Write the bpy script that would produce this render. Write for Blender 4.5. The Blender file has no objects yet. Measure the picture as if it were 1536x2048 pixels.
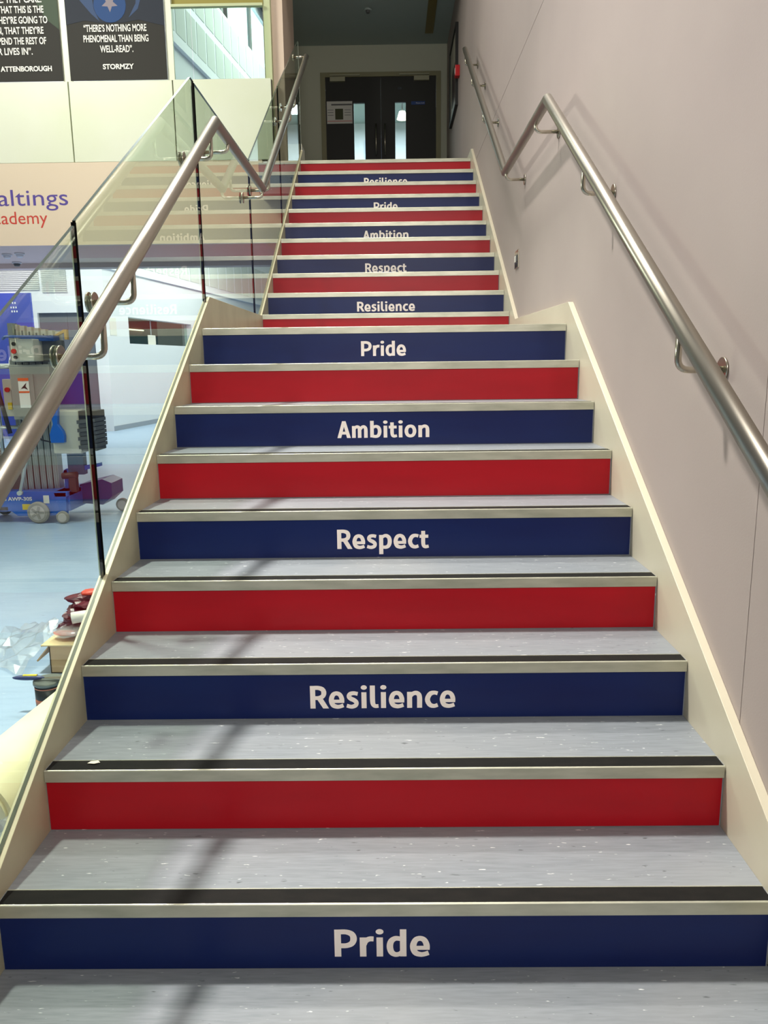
import bpy, bmesh, math, random
from mathutils import Vector, Matrix
random.seed(7)
S = bpy.context.scene
COL = S.collection

# ------------------------------------------------------------------ camera
cam_d = bpy.data.cameras.new('camera')
cam = bpy.data.objects.new('camera', cam_d); COL.objects.link(cam)
S.camera = cam
cam_d.sensor_fit = 'VERTICAL'; cam_d.sensor_height = 36.0
cam_d.lens = 36.0 * 1542.1 / 2048.0
cam_d.clip_start = 0.05; cam_d.clip_end = 200
_p, _y, _r = 0.19250096, -0.01057250, -0.01256253
cp, sp, cy, sy = math.cos(_p), math.sin(_p), math.cos(_y), math.sin(_y)
F = Vector((sy * cp, cy * cp, -sp)); R = Vector((cy, -sy, 0)); U = R.cross(F)
R2 = R * math.cos(_r) + U * math.sin(_r); U2 = U * math.cos(_r) - R * math.sin(_r)
m = Matrix((R2, U2, -F)).transposed().to_4x4()
m.translation = Vector((0.029434, -1.510079, 1.347522))
cam.matrix_world = m

# ------------------------------------------------------------------ world, exposure
w = bpy.data.worlds.new('world'); S.world = w; w.use_nodes = True
bg = w.node_tree.nodes['Background']
bg.inputs[0].default_value = (0.98, 0.98, 0.94, 1); bg.inputs[1].default_value = 0.15
S.view_settings.view_transform = 'Standard'; S.view_settings.look = 'None'
S.view_settings.gamma = 1.0; S.view_settings.exposure = 0.0
S.view_settings.use_curve_mapping = False

def area(name, loc, target, sx, sy_, power, col=(1, 1, 1), spread=180):
    d = bpy.data.lights.new(name, 'AREA'); d.shape = 'RECTANGLE'; d.size = sx; d.size_y = sy_
    d.energy = power; d.color = col; d.spread = math.radians(spread)
    o = bpy.data.objects.new(name, d); COL.objects.link(o); o.location = loc
    o.rotation_euler = (Vector(target) - Vector(loc)).to_track_quat('-Z', 'Y').to_euler()
    return o
# hall roof lamps high on the left, throwing the steep shadows on the treads
area('hall_roof_lamp', (-2.55, 1.9, 8.0), (-0.75, 1.2, 0.5), 0.5, 0.3, 118, (1.0, 0.97, 0.90), 62)
area('hall_roof_lamp', (-0.7, 5.0, 8.4), (-0.2, 3.0, 1.0), 0.8, 0.3, 62, (1.0, 0.97, 0.90), 80)
# tall glazing of the hall, left of the picture
area('hall_glazing', (-6.4, 4.3, 3.2), (0.5, 2.2, 2.0), 1.4, 0.8, 66, (1.0, 0.98, 0.92), 120)
# unseen fill light added to brighten the white gallery panels
area('gallery_fill', (-4.6, 3.0, 6.6), (-3.0, 7.2, 3.9), 1.6, 0.5, 58, (1.0, 0.99, 0.86), 100)
area('hall_skylight', (-6.5, 1.5, 7.8), (-4.0, 4.5, 1.0), 3.0, 3.0, 165, (1.0, 1.0, 0.90))
area('hall_skylight', (-3.0, 22, 13.5), (-4.5, 20, 4), 6.0, 16.0, 2300, (0.9, 1.0, 0.93))
area('hall_fill', (-4.6, 12.2, 2.55), (-5.4, 15.5, 1.2), 1.6, 0.6, 60, (0.98, 0.98, 1.0))  # unseen fill added to brighten the hall below the gallery
area('hall_fill', (-2.4, 17.5, 5.0), (-5.3, 17.5, 1.4), 6.0, 1.5, 420, (1.0, 0.99, 0.98))  # fill added for the angled wall, hidden behind the gallery
area('hall_skylight', (-7.2, 10.6, 6.5), (-6.6, 14.5, 1.5), 4.0, 1.0, 420, (0.98, 0.97, 1.0))
# fill light added behind the viewer to brighten the risers from the front
area('front_fill', (0.2, -4.2, 3.9), (0, 3.5, 1.8), 1.8, 0.8, 62, (1.0, 0.96, 0.9), 90)
# stair head lamp on the high ceiling over the upper flight
area('stair_head_lamp', (-0.3, 4.6, 8.2), (0.2, 5.0, 2.5), 1.2, 0.5, 90, (1.0, 0.95, 0.86))
# room behind the double doors
area('back_room_lamp', (0.0, 12.6, 5.7), (0, 12.6, 3), 2.0, 1.5, 170, (0.78, 0.87, 1.0))

# ------------------------------------------------------------------ materials
def lin(c):
    return tuple(((v / 255) / 12.92 if v <= 10 else ((v / 255 + 0.055) / 1.055) ** 2.4) for v in c) + (1,)
def mat(name, rgb, rough=0.6, metal=0.0, spec=0.5, noise=None, emit=None, bump=None, coat=0):
    m = bpy.data.materials.new(name); m.use_nodes = True
    nt = m.node_tree; b = nt.nodes['Principled BSDF']
    b.inputs['Base Color'].default_value = lin(rgb); b.inputs['Roughness'].default_value = rough
    b.inputs['Metallic'].default_value = metal; b.inputs['Specular IOR Level'].default_value = spec
    b.inputs['Coat Weight'].default_value = coat
    tc = nt.nodes.new('ShaderNodeTexCoord')
    if noise:                      # (other colour, scale vector, lo, hi)
        rgb2, sc, lo, hi = noise
        mp = nt.nodes.new('ShaderNodeMapping'); mp.inputs['Scale'].default_value = sc
        n = nt.nodes.new('ShaderNodeTexNoise'); n.inputs['Scale'].default_value = 1.0; n.inputs['Detail'].default_value = 4
        cr = nt.nodes.new('ShaderNodeValToRGB')
        cr.color_ramp.elements[0].position = lo; cr.color_ramp.elements[0].color = lin(rgb)
        cr.color_ramp.elements[1].position = hi; cr.color_ramp.elements[1].color = lin(rgb2)
        nt.links.new(tc.outputs['Object'], mp.inputs[0]); nt.links.new(mp.outputs[0], n.inputs['Vector'])
        nt.links.new(n.outputs[0], cr.inputs[0]); nt.links.new(cr.outputs[0], b.inputs['Base Color'])
    if bump:
        n2 = nt.nodes.new('ShaderNodeTexNoise'); n2.inputs['Scale'].default_value = bump[0]; n2.inputs['Detail'].default_value = 3
        bp = nt.nodes.new('ShaderNodeBump'); bp.inputs['Strength'].default_value = bump[1]; bp.inputs['Distance'].default_value = 0.002
        nt.links.new(tc.outputs['Object'], n2.inputs['Vector']); nt.links.new(n2.outputs[0], bp.inputs['Height'])
        nt.links.new(bp.outputs[0], b.inputs['Normal'])
    if emit:
        b.inputs['Emission Color'].default_value = lin(rgb); b.inputs['Emission Strength'].default_value = emit
    return m

def lino(name, base, dark, light, fleck, rough=0.42, stretch=(9, 70, 9)):
    """Streaky vinyl: fine streaks along x, pale and dark flecks."""
    m = mat(name, base, rough); nt = m.node_tree; b = nt.nodes['Principled BSDF']
    tc = nt.nodes.new('ShaderNodeTexCoord')
    def streak(sc, c0, c1, lo, hi, det=5):
        mp = nt.nodes.new('ShaderNodeMapping'); mp.inputs['Scale'].default_value = sc
        n = nt.nodes.new('ShaderNodeTexNoise'); n.inputs['Scale'].default_value = 1; n.inputs['Detail'].default_value = det
        r = nt.nodes.new('ShaderNodeValToRGB')
        r.color_ramp.elements[0].position = lo; r.color_ramp.elements[1].position = hi
        r.color_ramp.elements[0].color = c0; r.color_ramp.elements[1].color = c1
        nt.links.new(tc.outputs['Object'], mp.inputs[0]); nt.links.new(mp.outputs[0], n.inputs['Vector']); nt.links.new(n.outputs[0], r.inputs[0])
        return r.outputs[0]
    cur = streak(stretch, lin(dark), lin(base), 0.3, 0.62)
    def over(fac, col):
        nonlocal cur
        mx = nt.nodes.new('ShaderNodeMix'); mx.data_type = 'RGBA'
        nt.links.new(fac, mx.inputs[0]); nt.links.new(cur, mx.inputs[6]); mx.inputs[7].default_value = lin(col)
        cur = mx.outputs[2]
    K, W_ = (0, 0, 0, 1), (1, 1, 1, 1)
    over(streak((2.2, 3.1, 2), K, (0.45, 0.45, 0.45, 1), 0.45, 0.75, 2), light)
    over(streak((35, 130, 35), K, W_, 0.70, 0.76, 2), fleck)
    over(streak((28.3, 95, 31), K, (0.8, 0.8, 0.8, 1), 0.70, 0.78, 2), (60, 64, 66))
    nt.links.new(cur, b.inputs['Base Color'])
    return m

M = {}
M['wall'] = mat('lilac_grey_wall', (170, 157, 151), 0.75, noise=((163, 150, 145), (0.9, 0.9, 0.9), 0.35, 0.65), bump=(220, 0.12))
M['corr'] = mat('corridor_paint', (192, 194, 174), 0.8)
M['corr_ceil'] = mat('corridor_ceiling', (164, 176, 170), 0.85)
M['cream'] = mat('cream_laminate', (206, 198, 176), 0.38, noise=((200, 192, 170), (3, 3, 3), 0.4, 0.75))
M['cream_edge'] = mat('cream_edge_band', (206, 198, 166), 0.4, noise=((188, 180, 148), (5, 5, 5), 0.35, 0.75))
M['tread'] = lino('stair_vinyl', (136, 141, 147), (122, 128, 133), (148, 149, 150), (222, 224, 222), 0.42, (14, 150, 14))
M['floor'] = lino('hall_vinyl', (164, 184, 212), (154, 175, 204), (178, 194, 216), (214, 228, 238), 0.3, (5, 26, 5))
M['blue'] = mat('navy_riser_vinyl', (6, 28, 84), 0.42, spec=0.3, noise=((5, 20, 76), (1.5, 1.5, 8), 0.4, 0.7), bump=(600, 0.05))
M['red'] = mat('red_riser_vinyl', (172, 4, 24), 0.42, spec=0.3, noise=((160, 3, 21), (1.5, 1.5, 8), 0.4, 0.7), bump=(600, 0.05))
M['letter'] = mat('white_vinyl_letters', (250, 238, 228), 0.5)
M['alu'] = mat('scuffed_aluminium', (196, 194, 176), 0.42, 0.55, noise=((168, 168, 150), (7, 7, 30), 0.35, 0.72))
M['insert'] = mat('black_grip_insert', (13, 12, 10), 0.7, spec=0.2, noise=((22, 20, 17), (20, 60, 20), 0.4, 0.7), bump=(900, 0.3))
M['steel'] = mat('brushed_steel', (172, 166, 154), 0.33, 1.0, bump=(500, 0.03))
M['steel2'] = mat('satin_steel', (190, 184, 168), 0.25, 1.0)
M['black'] = mat('black_plastic', (16, 16, 16), 0.5)
M['seal'] = mat('black_seal', (6, 6, 6), 0.9, spec=0.05)
M['gasket'] = mat('dark_gasket', (66, 62, 50), 0.8)
M['panel'] = mat('white_balustrade_panel', (226, 230, 208), 0.35, noise=((220, 226, 196), (0.8, 0.8, 0.8), 0.4, 0.65))
M['peach'] = mat('peach_fascia', (226, 208, 182), 0.7)
M['soffit'] = mat('soffit_paint', (226, 206, 200), 0.75)
M['white'] = mat('white_paint', (226, 226, 232), 0.65)
M['hallwall'] = mat('hall_white_wall', (218, 220, 226), 0.6)
M['ac'] = mat('acoustic_panel', (196, 200, 196), 0.85)
M['greydoor'] = mat('grey_door_paint', (92, 96, 104), 0.5)
M['skirt'] = mat('grey_skirting', (150, 156, 166), 0.6)
M['column'] = mat('column_paint', (222, 200, 180), 0.7)
M['edge_green'] = mat('pale_green_frame', (196, 204, 160), 0.5)
M['poster'] = mat('poster_black', (34, 32, 25), 0.7)
M['poster_blue'] = mat('poster_blue_print', (26, 66, 118), 0.7)
M['poster_navy'] = mat('poster_navy_print', (26, 34, 48), 0.7)
M['poster_lt'] = mat('poster_light_blue', (52, 74, 110), 0.7)
M['poster_or'] = mat('poster_tan', (128, 116, 124), 0.55)
M['purple'] = mat('purple_lettering', (84, 66, 150), 0.5)
M['redtxt'] = mat('red_lettering', (204, 62, 48), 0.5)
M['door'] = mat('dark_door', (34, 34, 29), 0.6)
M['frame'] = mat('door_frame_paint', (140, 136, 104), 0.6)
M['paper'] = mat('paper_white', (214, 212, 204), 0.7)
M['sky_glass'] = mat('daylight_window', (214, 238, 246), 0.3, emit=1.6)
M['lampstrip'] = mat('unlit_amber_strip', (120, 104, 48), 0.4)
M['pic'] = mat('picture_print', (150, 146, 132), 0.5)
M['pic_dark'] = mat('picture_dark_print', (50, 34, 34), 0.5)
M['alarm'] = mat('alarm_red', (196, 20, 28), 0.4)
M['lblue'] = mat('lift_blue_paint', (12, 96, 196), 0.35)
M['lgrey'] = mat('lift_grey_plastic', (142, 142, 134), 0.5)
M['lgrey2'] = mat('lift_pale_casing', (198, 196, 182), 0.5)
M['dgrey'] = mat('dark_grey_plastic', (88, 90, 90), 0.55)
M['extr'] = mat('mast_aluminium', (186, 190, 186), 0.32, 0.85)
M['tyre'] = mat('grey_rubber', (146, 142, 138), 0.7)
M['hub'] = mat('wheel_hub', (192, 184, 182), 0.5)
M['yellow'] = mat('yellow_plastic', (226, 196, 40), 0.45)
M['orange'] = mat('orange_print', (226, 96, 40), 0.5)
M['redbtn'] = mat('red_button', (206, 40, 30), 0.4)
M['white_s'] = mat('sticker_white', (232, 230, 222), 0.5)
M['board'] = mat('blue_display_board', (56, 70, 158), 0.55)
M['card'] = mat('brown_cardboard', (196, 160, 118), 0.8, noise=((180, 144, 104), (6, 6, 30), 0.4, 0.7))
M['maroon'] = mat('maroon_plastic', (92, 34, 46), 0.3, noise=((58, 22, 44), (18, 18, 18), 0.45, 0.6))
M['maroon2'] = mat('dark_purple_wrap', (58, 24, 44), 0.3)
M['cloth_red'] = mat('red_cap', (200, 60, 40), 0.5)
M['roll'] = mat('cream_film_roll', (232, 226, 200), 0.4, noise=((224, 216, 180), (4, 4, 4), 0.4, 0.65))
M['tin'] = mat('tin_dark', (40, 42, 40), 0.4)
M['tinrim'] = mat('tin_rim', (120, 124, 118), 0.4, 0.5)
M['knife'] = mat('navy_handle', (50, 58, 104), 0.4)
M['teal'] = mat('teal_glazing', (86, 132, 122), 0.15)
M['rose_refl'] = mat('dull_rose_reflection', (130, 92, 88), 0.7)
M['lampglow'] = mat('lit_lamp', (255, 238, 210), 0.4, emit=3.0)
M['fleck'] = mat('paper_scrap', (228, 222, 204), 0.7)

def glass_mat(name, tint, refl=1.6, rough=0.0, body=0.0, bodycol=(255, 255, 255)):
    """Clear sheet: tinted see-through with a Fresnel mirror on the face the light meets first."""
    m = bpy.data.materials.new(name); m.use_nodes = True; nt = m.node_tree; nt.nodes.clear()
    out = nt.nodes.new('ShaderNodeOutputMaterial')
    tr = nt.nodes.new('ShaderNodeBsdfTransparent'); tr.inputs[0].default_value = lin(tint)
    gl = nt.nodes.new('ShaderNodeBsdfGlossy'); gl.inputs['Roughness'].default_value = rough
    fr = nt.nodes.new('ShaderNodeFresnel'); fr.inputs[0].default_value = 1.5
    geo = nt.nodes.new('ShaderNodeNewGeometry')
    inv = nt.nodes.new('ShaderNodeMath'); inv.operation = 'SUBTRACT'; inv.inputs[0].default_value = 1.0
    nt.links.new(geo.outputs['Backfacing'], inv.inputs[1])
    mu = nt.nodes.new('ShaderNodeMath'); mu.operation = 'MULTIPLY'; nt.links.new(fr.outputs[0], mu.inputs[0]); nt.links.new(inv.outputs[0], mu.inputs[1])
    m2 = nt.nodes.new('ShaderNodeMath'); m2.operation = 'MULTIPLY'; m2.use_clamp = True; nt.links.new(mu.outputs[0], m2.inputs[0]); m2.inputs[1].default_value = refl
    mix = nt.nodes.new('ShaderNodeMixShader'); nt.links.new(m2.outputs[0], mix.inputs[0])
    base = tr.outputs[0]
    if body:
        df = nt.nodes.new('ShaderNodeBsdfDiffuse'); df.inputs[0].default_value = lin(bodycol)
        mb = nt.nodes.new('ShaderNodeMixShader'); mb.inputs[0].default_value = body
        nt.links.new(tr.outputs[0], mb.inputs[1]); nt.links.new(df.outputs[0], mb.inputs[2]); base = mb.outputs[0]
    nt.links.new(base, mix.inputs[1]); nt.links.new(gl.outputs[0], mix.inputs[2]); nt.links.new(mix.outputs[0], out.inputs[0])
    return m
M['glass'] = glass_mat('balustrade_glass', (243, 250, 243), 1.25)
M['winglass'] = glass_mat('window_glass', (240, 250, 244), 1.2)
M['film'] = glass_mat('clear_film', (246, 248, 250), 1.2, 0.25, 0.10, (235, 238, 240))
M['glass_edge'] = mat('glass_edge', (10, 14, 12), 0.7, spec=0.05)
M['glass_top'] = mat('glass_top_edge', (52, 62, 56), 0.2)
M['glass_pale'] = mat('lit_glass_edge', (206, 214, 196), 0.25)  # light caught by the cut glass edges, put into the colour

# ------------------------------------------------------------------ helpers
def link(name, bm, m=None, parent=None, kind=None, label=None, cat=None, group=None, smooth=False, mats=None):
    me = bpy.data.meshes.new(name)
    bmesh.ops.recalc_face_normals(bm, faces=bm.faces)
    if smooth:
        for f in bm.faces: f.smooth = True
    bm.to_mesh(me); bm.free()
    if smooth:
        try: me.set_sharp_from_angle(angle=math.radians(40))
        except Exception: pass
    for x in (mats or [m]): me.materials.append(x)
    o = bpy.data.objects.new(name, me); COL.objects.link(o)
    if parent: o.parent = parent
    tag(o, label, cat, group, kind)
    return o
def tag(o, label=None, cat=None, group=None, kind=None):
    if label: o['label'] = label
    if cat: o['category'] = cat
    if group: o['group'] = group
    if kind: o['kind'] = kind
    return o
def thing(name, label, cat, loc=(0, 0, 0), group=None, rotz=0):
    o = bpy.data.objects.new(name, None); COL.objects.link(o); o.location = loc; o.rotation_euler = (0, 0, rotz)
    o.empty_display_size = 0.1
    return tag(o, label, cat, group)
def BM(): return bmesh.new()
def box(bm, x0, x1, y0, y1, z0, z1, mi=0, bev=0):
    t = bmesh.new()
    vs = [t.verts.new(p) for p in ((x0, y0, z0), (x1, y0, z0), (x1, y1, z0), (x0, y1, z0), (x0, y0, z1), (x1, y0, z1), (x1, y1, z1), (x0, y1, z1))]
    for f in ((0, 3, 2, 1), (4, 5, 6, 7), (0, 1, 5, 4), (1, 2, 6, 5), (2, 3, 7, 6), (3, 0, 4, 7)):
        t.faces.new([vs[i] for i in f]).material_index = mi
    if bev: bmesh.ops.bevel(t, geom=t.edges[:], offset=bev, segments=2, affect='EDGES', profile=0.5)
    for f in t.faces: f.material_index = mi
    merge(bm, t); return bm
def merge(bm, t, mtx=None):
    if mtx: bmesh.ops.transform(t, matrix=mtx, verts=t.verts)
    mp = {v: bm.verts.new(v.co) for v in t.verts}
    for f in t.faces:
        try:
            g = bm.faces.new([mp[v] for v in f.verts]); g.material_index = f.material_index; g.smooth = f.smooth
        except ValueError: pass
    t.free()
def prism(bm, pts, axis, a, b, mi=0, bev=0):
    """polygon pts extruded along axis from a to b; pts given in the two other axes (in xyz order)."""
    t = bmesh.new()
    def P(u, v, c): return {'x': (c, u, v), 'y': (u, c, v), 'z': (u, v, c)}[axis]
    A = [t.verts.new(P(u, v, a)) for u, v in pts]; B = [t.verts.new(P(u, v, b)) for u, v in pts]
    n = len(pts); t.faces.new(A); t.faces.new(B[::-1])
    for i in range(n): t.faces.new((A[i], A[(i + 1) % n], B[(i + 1) % n], B[i]))
    for f in t.faces: f.material_index = mi
    bmesh.ops.recalc_face_normals(t, faces=t.faces)
    if bev: bmesh.ops.bevel(t, geom=t.edges[:], offset=bev, segments=2, affect='EDGES', profile=0.5)
    merge(bm, t); return bm
def tube(bm, pts, r, n=20, mitre=True, caps=True, mi=0):
    """round tube along a polyline with sharp mitred corners"""
    pts = [Vector(p) for p in pts]; rings = []
    d0 = (pts[1] - pts[0]).normalized()
    ref = Vector((1, 0, 0)) if abs(d0.x) < 0.9 else Vector((0, 0, 1))
    a = ref.cross(d0).normalized(); b = d0.cross(a).normalized()
    circ = [a * math.cos(2 * math.pi * i / n) * r + b * math.sin(2 * math.pi * i / n) * r for i in range(n)]
    cur = [pts[0] + c for c in circ]; rings.append(cur)
    for k in range(1, len(pts)):
        d = (pts[k] - pts[k - 1]).normalized()
        if k < len(pts) - 1:
            d2 = (pts[k + 1] - pts[k]).normalized(); nn = (d + d2).normalized()
        else: nn = d
        cur = [c + d * ((pts[k] - c).dot(nn) / d.dot(nn)) for c in cur]; rings.append(cur)
    V = [[bm.verts.new(c) for c in ring] for ring in rings]
    for k in range(len(V) - 1):
        for i in range(n):
            f = bm.faces.new((V[k][i], V[k][(i + 1) % n], V[k + 1][(i + 1) % n], V[k + 1][i])); f.smooth = True; f.material_index = mi
    if caps:
        bm.faces.new(V[0][::-1]).material_index = mi; bm.faces.new(V[-1]).material_index = mi
    return bm
def arc_path(corner, d1, d2, r, n=6):
    """rounded corner between incoming direction d1 and outgoing d2"""
    c = Vector(corner); d1 = Vector(d1); d2 = Vector(d2); out = []
    p0 = c - d1 * r; p1 = c + d2 * r
    for i in range(n + 1):
        t = i / n; out.append(p0 * (1 - t) ** 2 + c * 2 * t * (1 - t) + p1 * t * t)
    return out
def cyl(bm, c, axis, r, h, n=28, r2=None, mi=0, bev=0):
    t = bmesh.new()
    bmesh.ops.create_cone(t, cap_ends=True, segments=n, radius1=r, radius2=r if r2 is None else r2, depth=h)
    if bev: bmesh.ops.bevel(t, geom=[e for e in t.edges if len(e.link_faces) == 2 and any(len(f.verts) > 4 for f in e.link_faces)], offset=bev, segments=2, affect='EDGES')
    for f in t.faces: f.material_index = mi; f.smooth = len(f.verts) == 4
    q = Vector((0, 0, 1)).rotation_difference(Vector(axis).normalized())
    merge(bm, t, Matrix.Translation(Vector(c)) @ q.to_matrix().to_4x4()); return bm
_caph = {}
def text_mesh(body, bold, sp=1.0):
    cu = bpy.data.curves.new('lettering', 'FONT'); cu.body = body; cu.offset = bold; cu.size = 1; cu.space_character = sp
    cu.resolution_u = 4
    o = bpy.data.objects.new('lettering', cu); COL.objects.link(o)
    dg = bpy.context.evaluated_depsgraph_get(); dg.update()
    me = bpy.data.meshes.new_from_object(o.evaluated_get(dg))
    bpy.data.objects.remove(o); bpy.data.curves.remove(cu)
    return me
def text(body, x0, x1, zb, cap, y, m, parent=None, bold=0.02, axis='y', name='lettering', sp=1.0, label=None, thick=0.0):
    """flat lettering on a plane facing -y, fitted between x0 and x1 with cap height cap on baseline zb"""
    if bold not in _caph:
        h = text_mesh('H', bold); zs = [v.co.y for v in h.vertices]; _caph[bold] = (min(zs), max(zs))
    lo, hi = _caph[bold]
    me = text_mesh(body, bold, sp)
    xs = [v.co.x for v in me.vertices]; a, b = min(xs), max(xs)
    kx = (x1 - x0) / (b - a); kz = cap / (hi - lo)
    for v in me.vertices:
        v.co = Vector((x0 + (v.co.x - a) * kx, y, zb + (v.co.y - lo) * kz))
    me.materials.clear(); me.materials.append(m)
    o = bpy.data.objects.new(name, me); COL.objects.link(o); me.name = name
    if parent: o.parent = parent
    if label: o['label'] = label
    return o

# bold humanist letters, drawn as tapering strokes (x, y, width); cap height 201, x-height 150
GL = {
 'P': (14, 4, [('r', 0, 0, 47, 201), ('s', (30, 183, 36), (85, 183, 36), (125, 166, 42), (137, 133, 47), (124, 99, 42), (85, 82, 36), (30, 82, 36))]),
 'R': (14, -10, [('r', 0, 0, 47, 201), ('s', (30, 183, 36), (76, 183, 36), (114, 169, 42), (126, 139, 46), (114, 108, 40), (76, 94, 34), (30, 94, 34)), ('p', (56, 92), (108, 98), (170, 0), (117, 0))]),
 'A': (2, 0, [('p', (0, 0), (47, 0), (100, 190), (100, 201), (62, 201)), ('p', (168, 0), (121, 0), (68, 190), (68, 201), (106, 201)), ('r', 36, 42, 132, 76)]),
 'i': (11, 11, [('r', 6, 0, 52, 142), ('e', 29, 184, 28, 20)]),
 'l': (16, 4, [('s', (23, 201, 46), (23, 150, 46), (23, 70, 46), (29, 34, 42), (48, 18, 35), (77, 19, 33))]),
 'r': (16, 2, [('r', 0, 0, 46, 142), ('s', (28, 88, 40), (44, 117, 38), (70, 131, 37), (99, 131, 37))]),
 'n': (16, 15, [('r', 0, 0, 46, 142), ('s', (28, 100, 34), (52, 125, 36), (84, 132, 38), (108, 116, 43), (114, 86, 46), (114, 40, 46), (114, 0, 46))]),
 'm': (16, 15, [('r', 0, 0, 46, 142), ('s', (28, 102, 32), (46, 126, 35), (70, 132, 37), (91, 116, 42), (95, 86, 45), (95, 40, 45), (95, 0, 45)), ('s', (108, 102, 32), (124, 126, 35), (148, 132, 37), (169, 116, 42), (173, 86, 45), (173, 40, 45), (173, 0, 45))]),
 'e': (9, 9, [('s', (28, 63, 30), (70, 63, 30), (141, 63, 30)), ('s', (120, 50, 43), (120, 84, 43), (104, 120, 40), (73, 134, 36), (40, 120, 41), (24, 75, 46), (38, 30, 42), (74, 15, 36), (104, 17, 34), (134, 27, 34))]),
 's': (8, 9, [('s', (106, 127, 34), (72, 134, 34), (38, 128, 37), (25, 106, 40), (42, 86, 40), (72, 72, 40), (93, 52, 40), (88, 28, 38), (62, 16, 36), (38, 15, 34), (5, 24, 34))]),
 'c': (9, 3, [('s', (117, 127, 34), (86, 134, 34), (48, 122, 42), (24, 75, 46), (44, 29, 42), (82, 15, 35), (118, 25, 34))]),
 'p': (16, 9, [('r', 0, -58, 46, 142), ('s', (28, 112, 30), (52, 130, 33), (82, 134, 36), (110, 114, 43), (119, 75, 46), (108, 34, 43), (78, 15, 36), (30, 17, 32))]),
 'b': (16, 9, [('r', 0, 4, 46, 201), ('s', (28, 112, 30), (52, 130, 33), (82, 134, 36), (110, 114, 43), (119, 75, 46), (108, 34, 43), (78, 15, 36), (20, 20, 34))]),
 'd': (9, 15, [('r', 96, 0, 142, 201), ('s', (112, 128, 32), (90, 133, 33), (62, 134, 36), (34, 114, 43), (24, 75, 46), (34, 34, 43), (60, 15, 36), (90, 18, 33), (114, 38, 30))]),
 't': (3, 2, [('s', (41, 180, 44), (41, 120, 44), (41, 60, 44), (48, 27, 41), (70, 16, 35), (102, 22, 32)), ('r', 0, 108, 98, 141)]),
 'o': (9, 9, [('c', (75, 134, 36), (39, 119, 41), (24, 75, 46), (39, 31, 41), (75, 16, 36), (111, 31, 41), (126, 75, 46), (111, 119, 41))]),
}
def bold_text(body, x0, x1, zb, cap, y, m, parent, label):
    polys = []; x = 0
    for ch in body:
        lb, rb, parts = GL[ch]; x += lb; wmax = 0
        for p in parts:
            k = p[0]
            if k == 'r': q = [[(p[1], p[2]), (p[3], p[2]), (p[3], p[4]), (p[1], p[4])]]
            elif k == 'p': q = [list(p[1:])]
            elif k == 'e': q = [[(p[1] + p[3] * math.cos(a * math.pi / 10), p[2] + p[4] * math.sin(a * math.pi / 10)) for a in range(20)]]
            else:
                P = list(p[1:]); n = len(P); closed = k == 'c'; sm = []
                for i in range(n if closed else n - 1):
                    g = lambda j: Vector(P[j % n] if closed else P[max(0, min(n - 1, j))])
                    a, b_, c, d = g(i - 1), g(i), g(i + 1), g(i + 2)
                    for t in (0, .25, .5, .75):
                        sm.append(0.5 * ((2 * b_) + (c - a) * t + (2 * a - 5 * b_ + 4 * c - d) * t * t + (3 * b_ - a - 3 * c + d) * t ** 3))
                sm.append(sm[0] if closed else Vector(P[-1]))
                Lp, Rp = [], []
                N = len(sm)
                for i in range(N):
                    if closed: t = sm[(i + 1) % (N - 1)] - sm[(i - 1) % (N - 1)]
                    else: t = sm[min(N - 1, i + 1)] - sm[max(0, i - 1)]
                    nn = Vector((-t.y, t.x)).normalized() * sm[i].z * 0.5
                    Lp.append((sm[i].x + nn.x, sm[i].y + nn.y)); Rp.append((sm[i].x - nn.x, sm[i].y - nn.y))
                q = [[Lp[i], Lp[i + 1], Rp[i + 1], Rp[i]] for i in range(N - 1)]
            for poly in q:
                wmax = max(wmax, max(u for u, v in poly)); polys.append([(u + x, v) for u, v in poly])
        x += wmax + rb
    a = min(u for p in polys for u, v in p); b_ = max(u for p in polys for u, v in p)
    kx = (x1 - x0) / (b_ - a); kz = cap / 201
    vs, fs = [], []
    for p in polys:
        fs.append(list(range(len(vs), len(vs) + len(p)))); vs += [(x0 + (u - a) * kx, y - 6e-6 * (len(fs) % 60), zb + v * kz) for u, v in p]
    me = bpy.data.meshes.new('lettering'); me.from_pydata(vs, [], fs); me.materials.append(m)
    o = bpy.data.objects.new('lettering', me); COL.objects.link(o); o.parent = parent; o['label'] = label
    return o

G, RISE, LAND, HW = 0.28, 0.168, 1.7997, 0.8637
def sy_n(n): return (n - 1) * G if n <= 9 else 8 * G + LAND + (n - 10) * G
TOPZ = 20 * RISE

# ------------------------------------------------------------------ the setting
def structure(name, bm, m=None, mats=None, parent=None, smooth=False):
    return link(name, bm, m, parent, kind='structure' if not parent else None, mats=mats, smooth=smooth)
b = BM(); box(b, -14, -0.893, -4, 0.4, -0.1, 0); box(b, -14, 6, 0.4, 34, -0.1, 0); structure('floor', b, M['floor'])
b = BM(); box(b, -0.893, 0.889, -4, 0.4, -0.1, 0); structure('floor', b, M['tread'])
# right wall: backing and separate wall boards with open joints
wr = bpy.data.objects.new('wall_right', None); COL.objects.link(wr); wr['kind'] = 'structure'
b = BM(); box(b, 0.9, 1.1, -4, 12.0, -0.1, 9.0); link('backing', b, M['gasket'], wr)
for (y0, y1, z0, z1) in ((-4, 0.2785, 0, 3.2775), (0.2815, 12, 0, 3.2775), (-4, 3.0, 3.2815, 9), (3.0005, 12, 3.2815, 9)):
    b = BM(); box(b, 0.889, 0.9, y0, y1, z0, z1); link('wall_board', b, M['wall'], wr)
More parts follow.
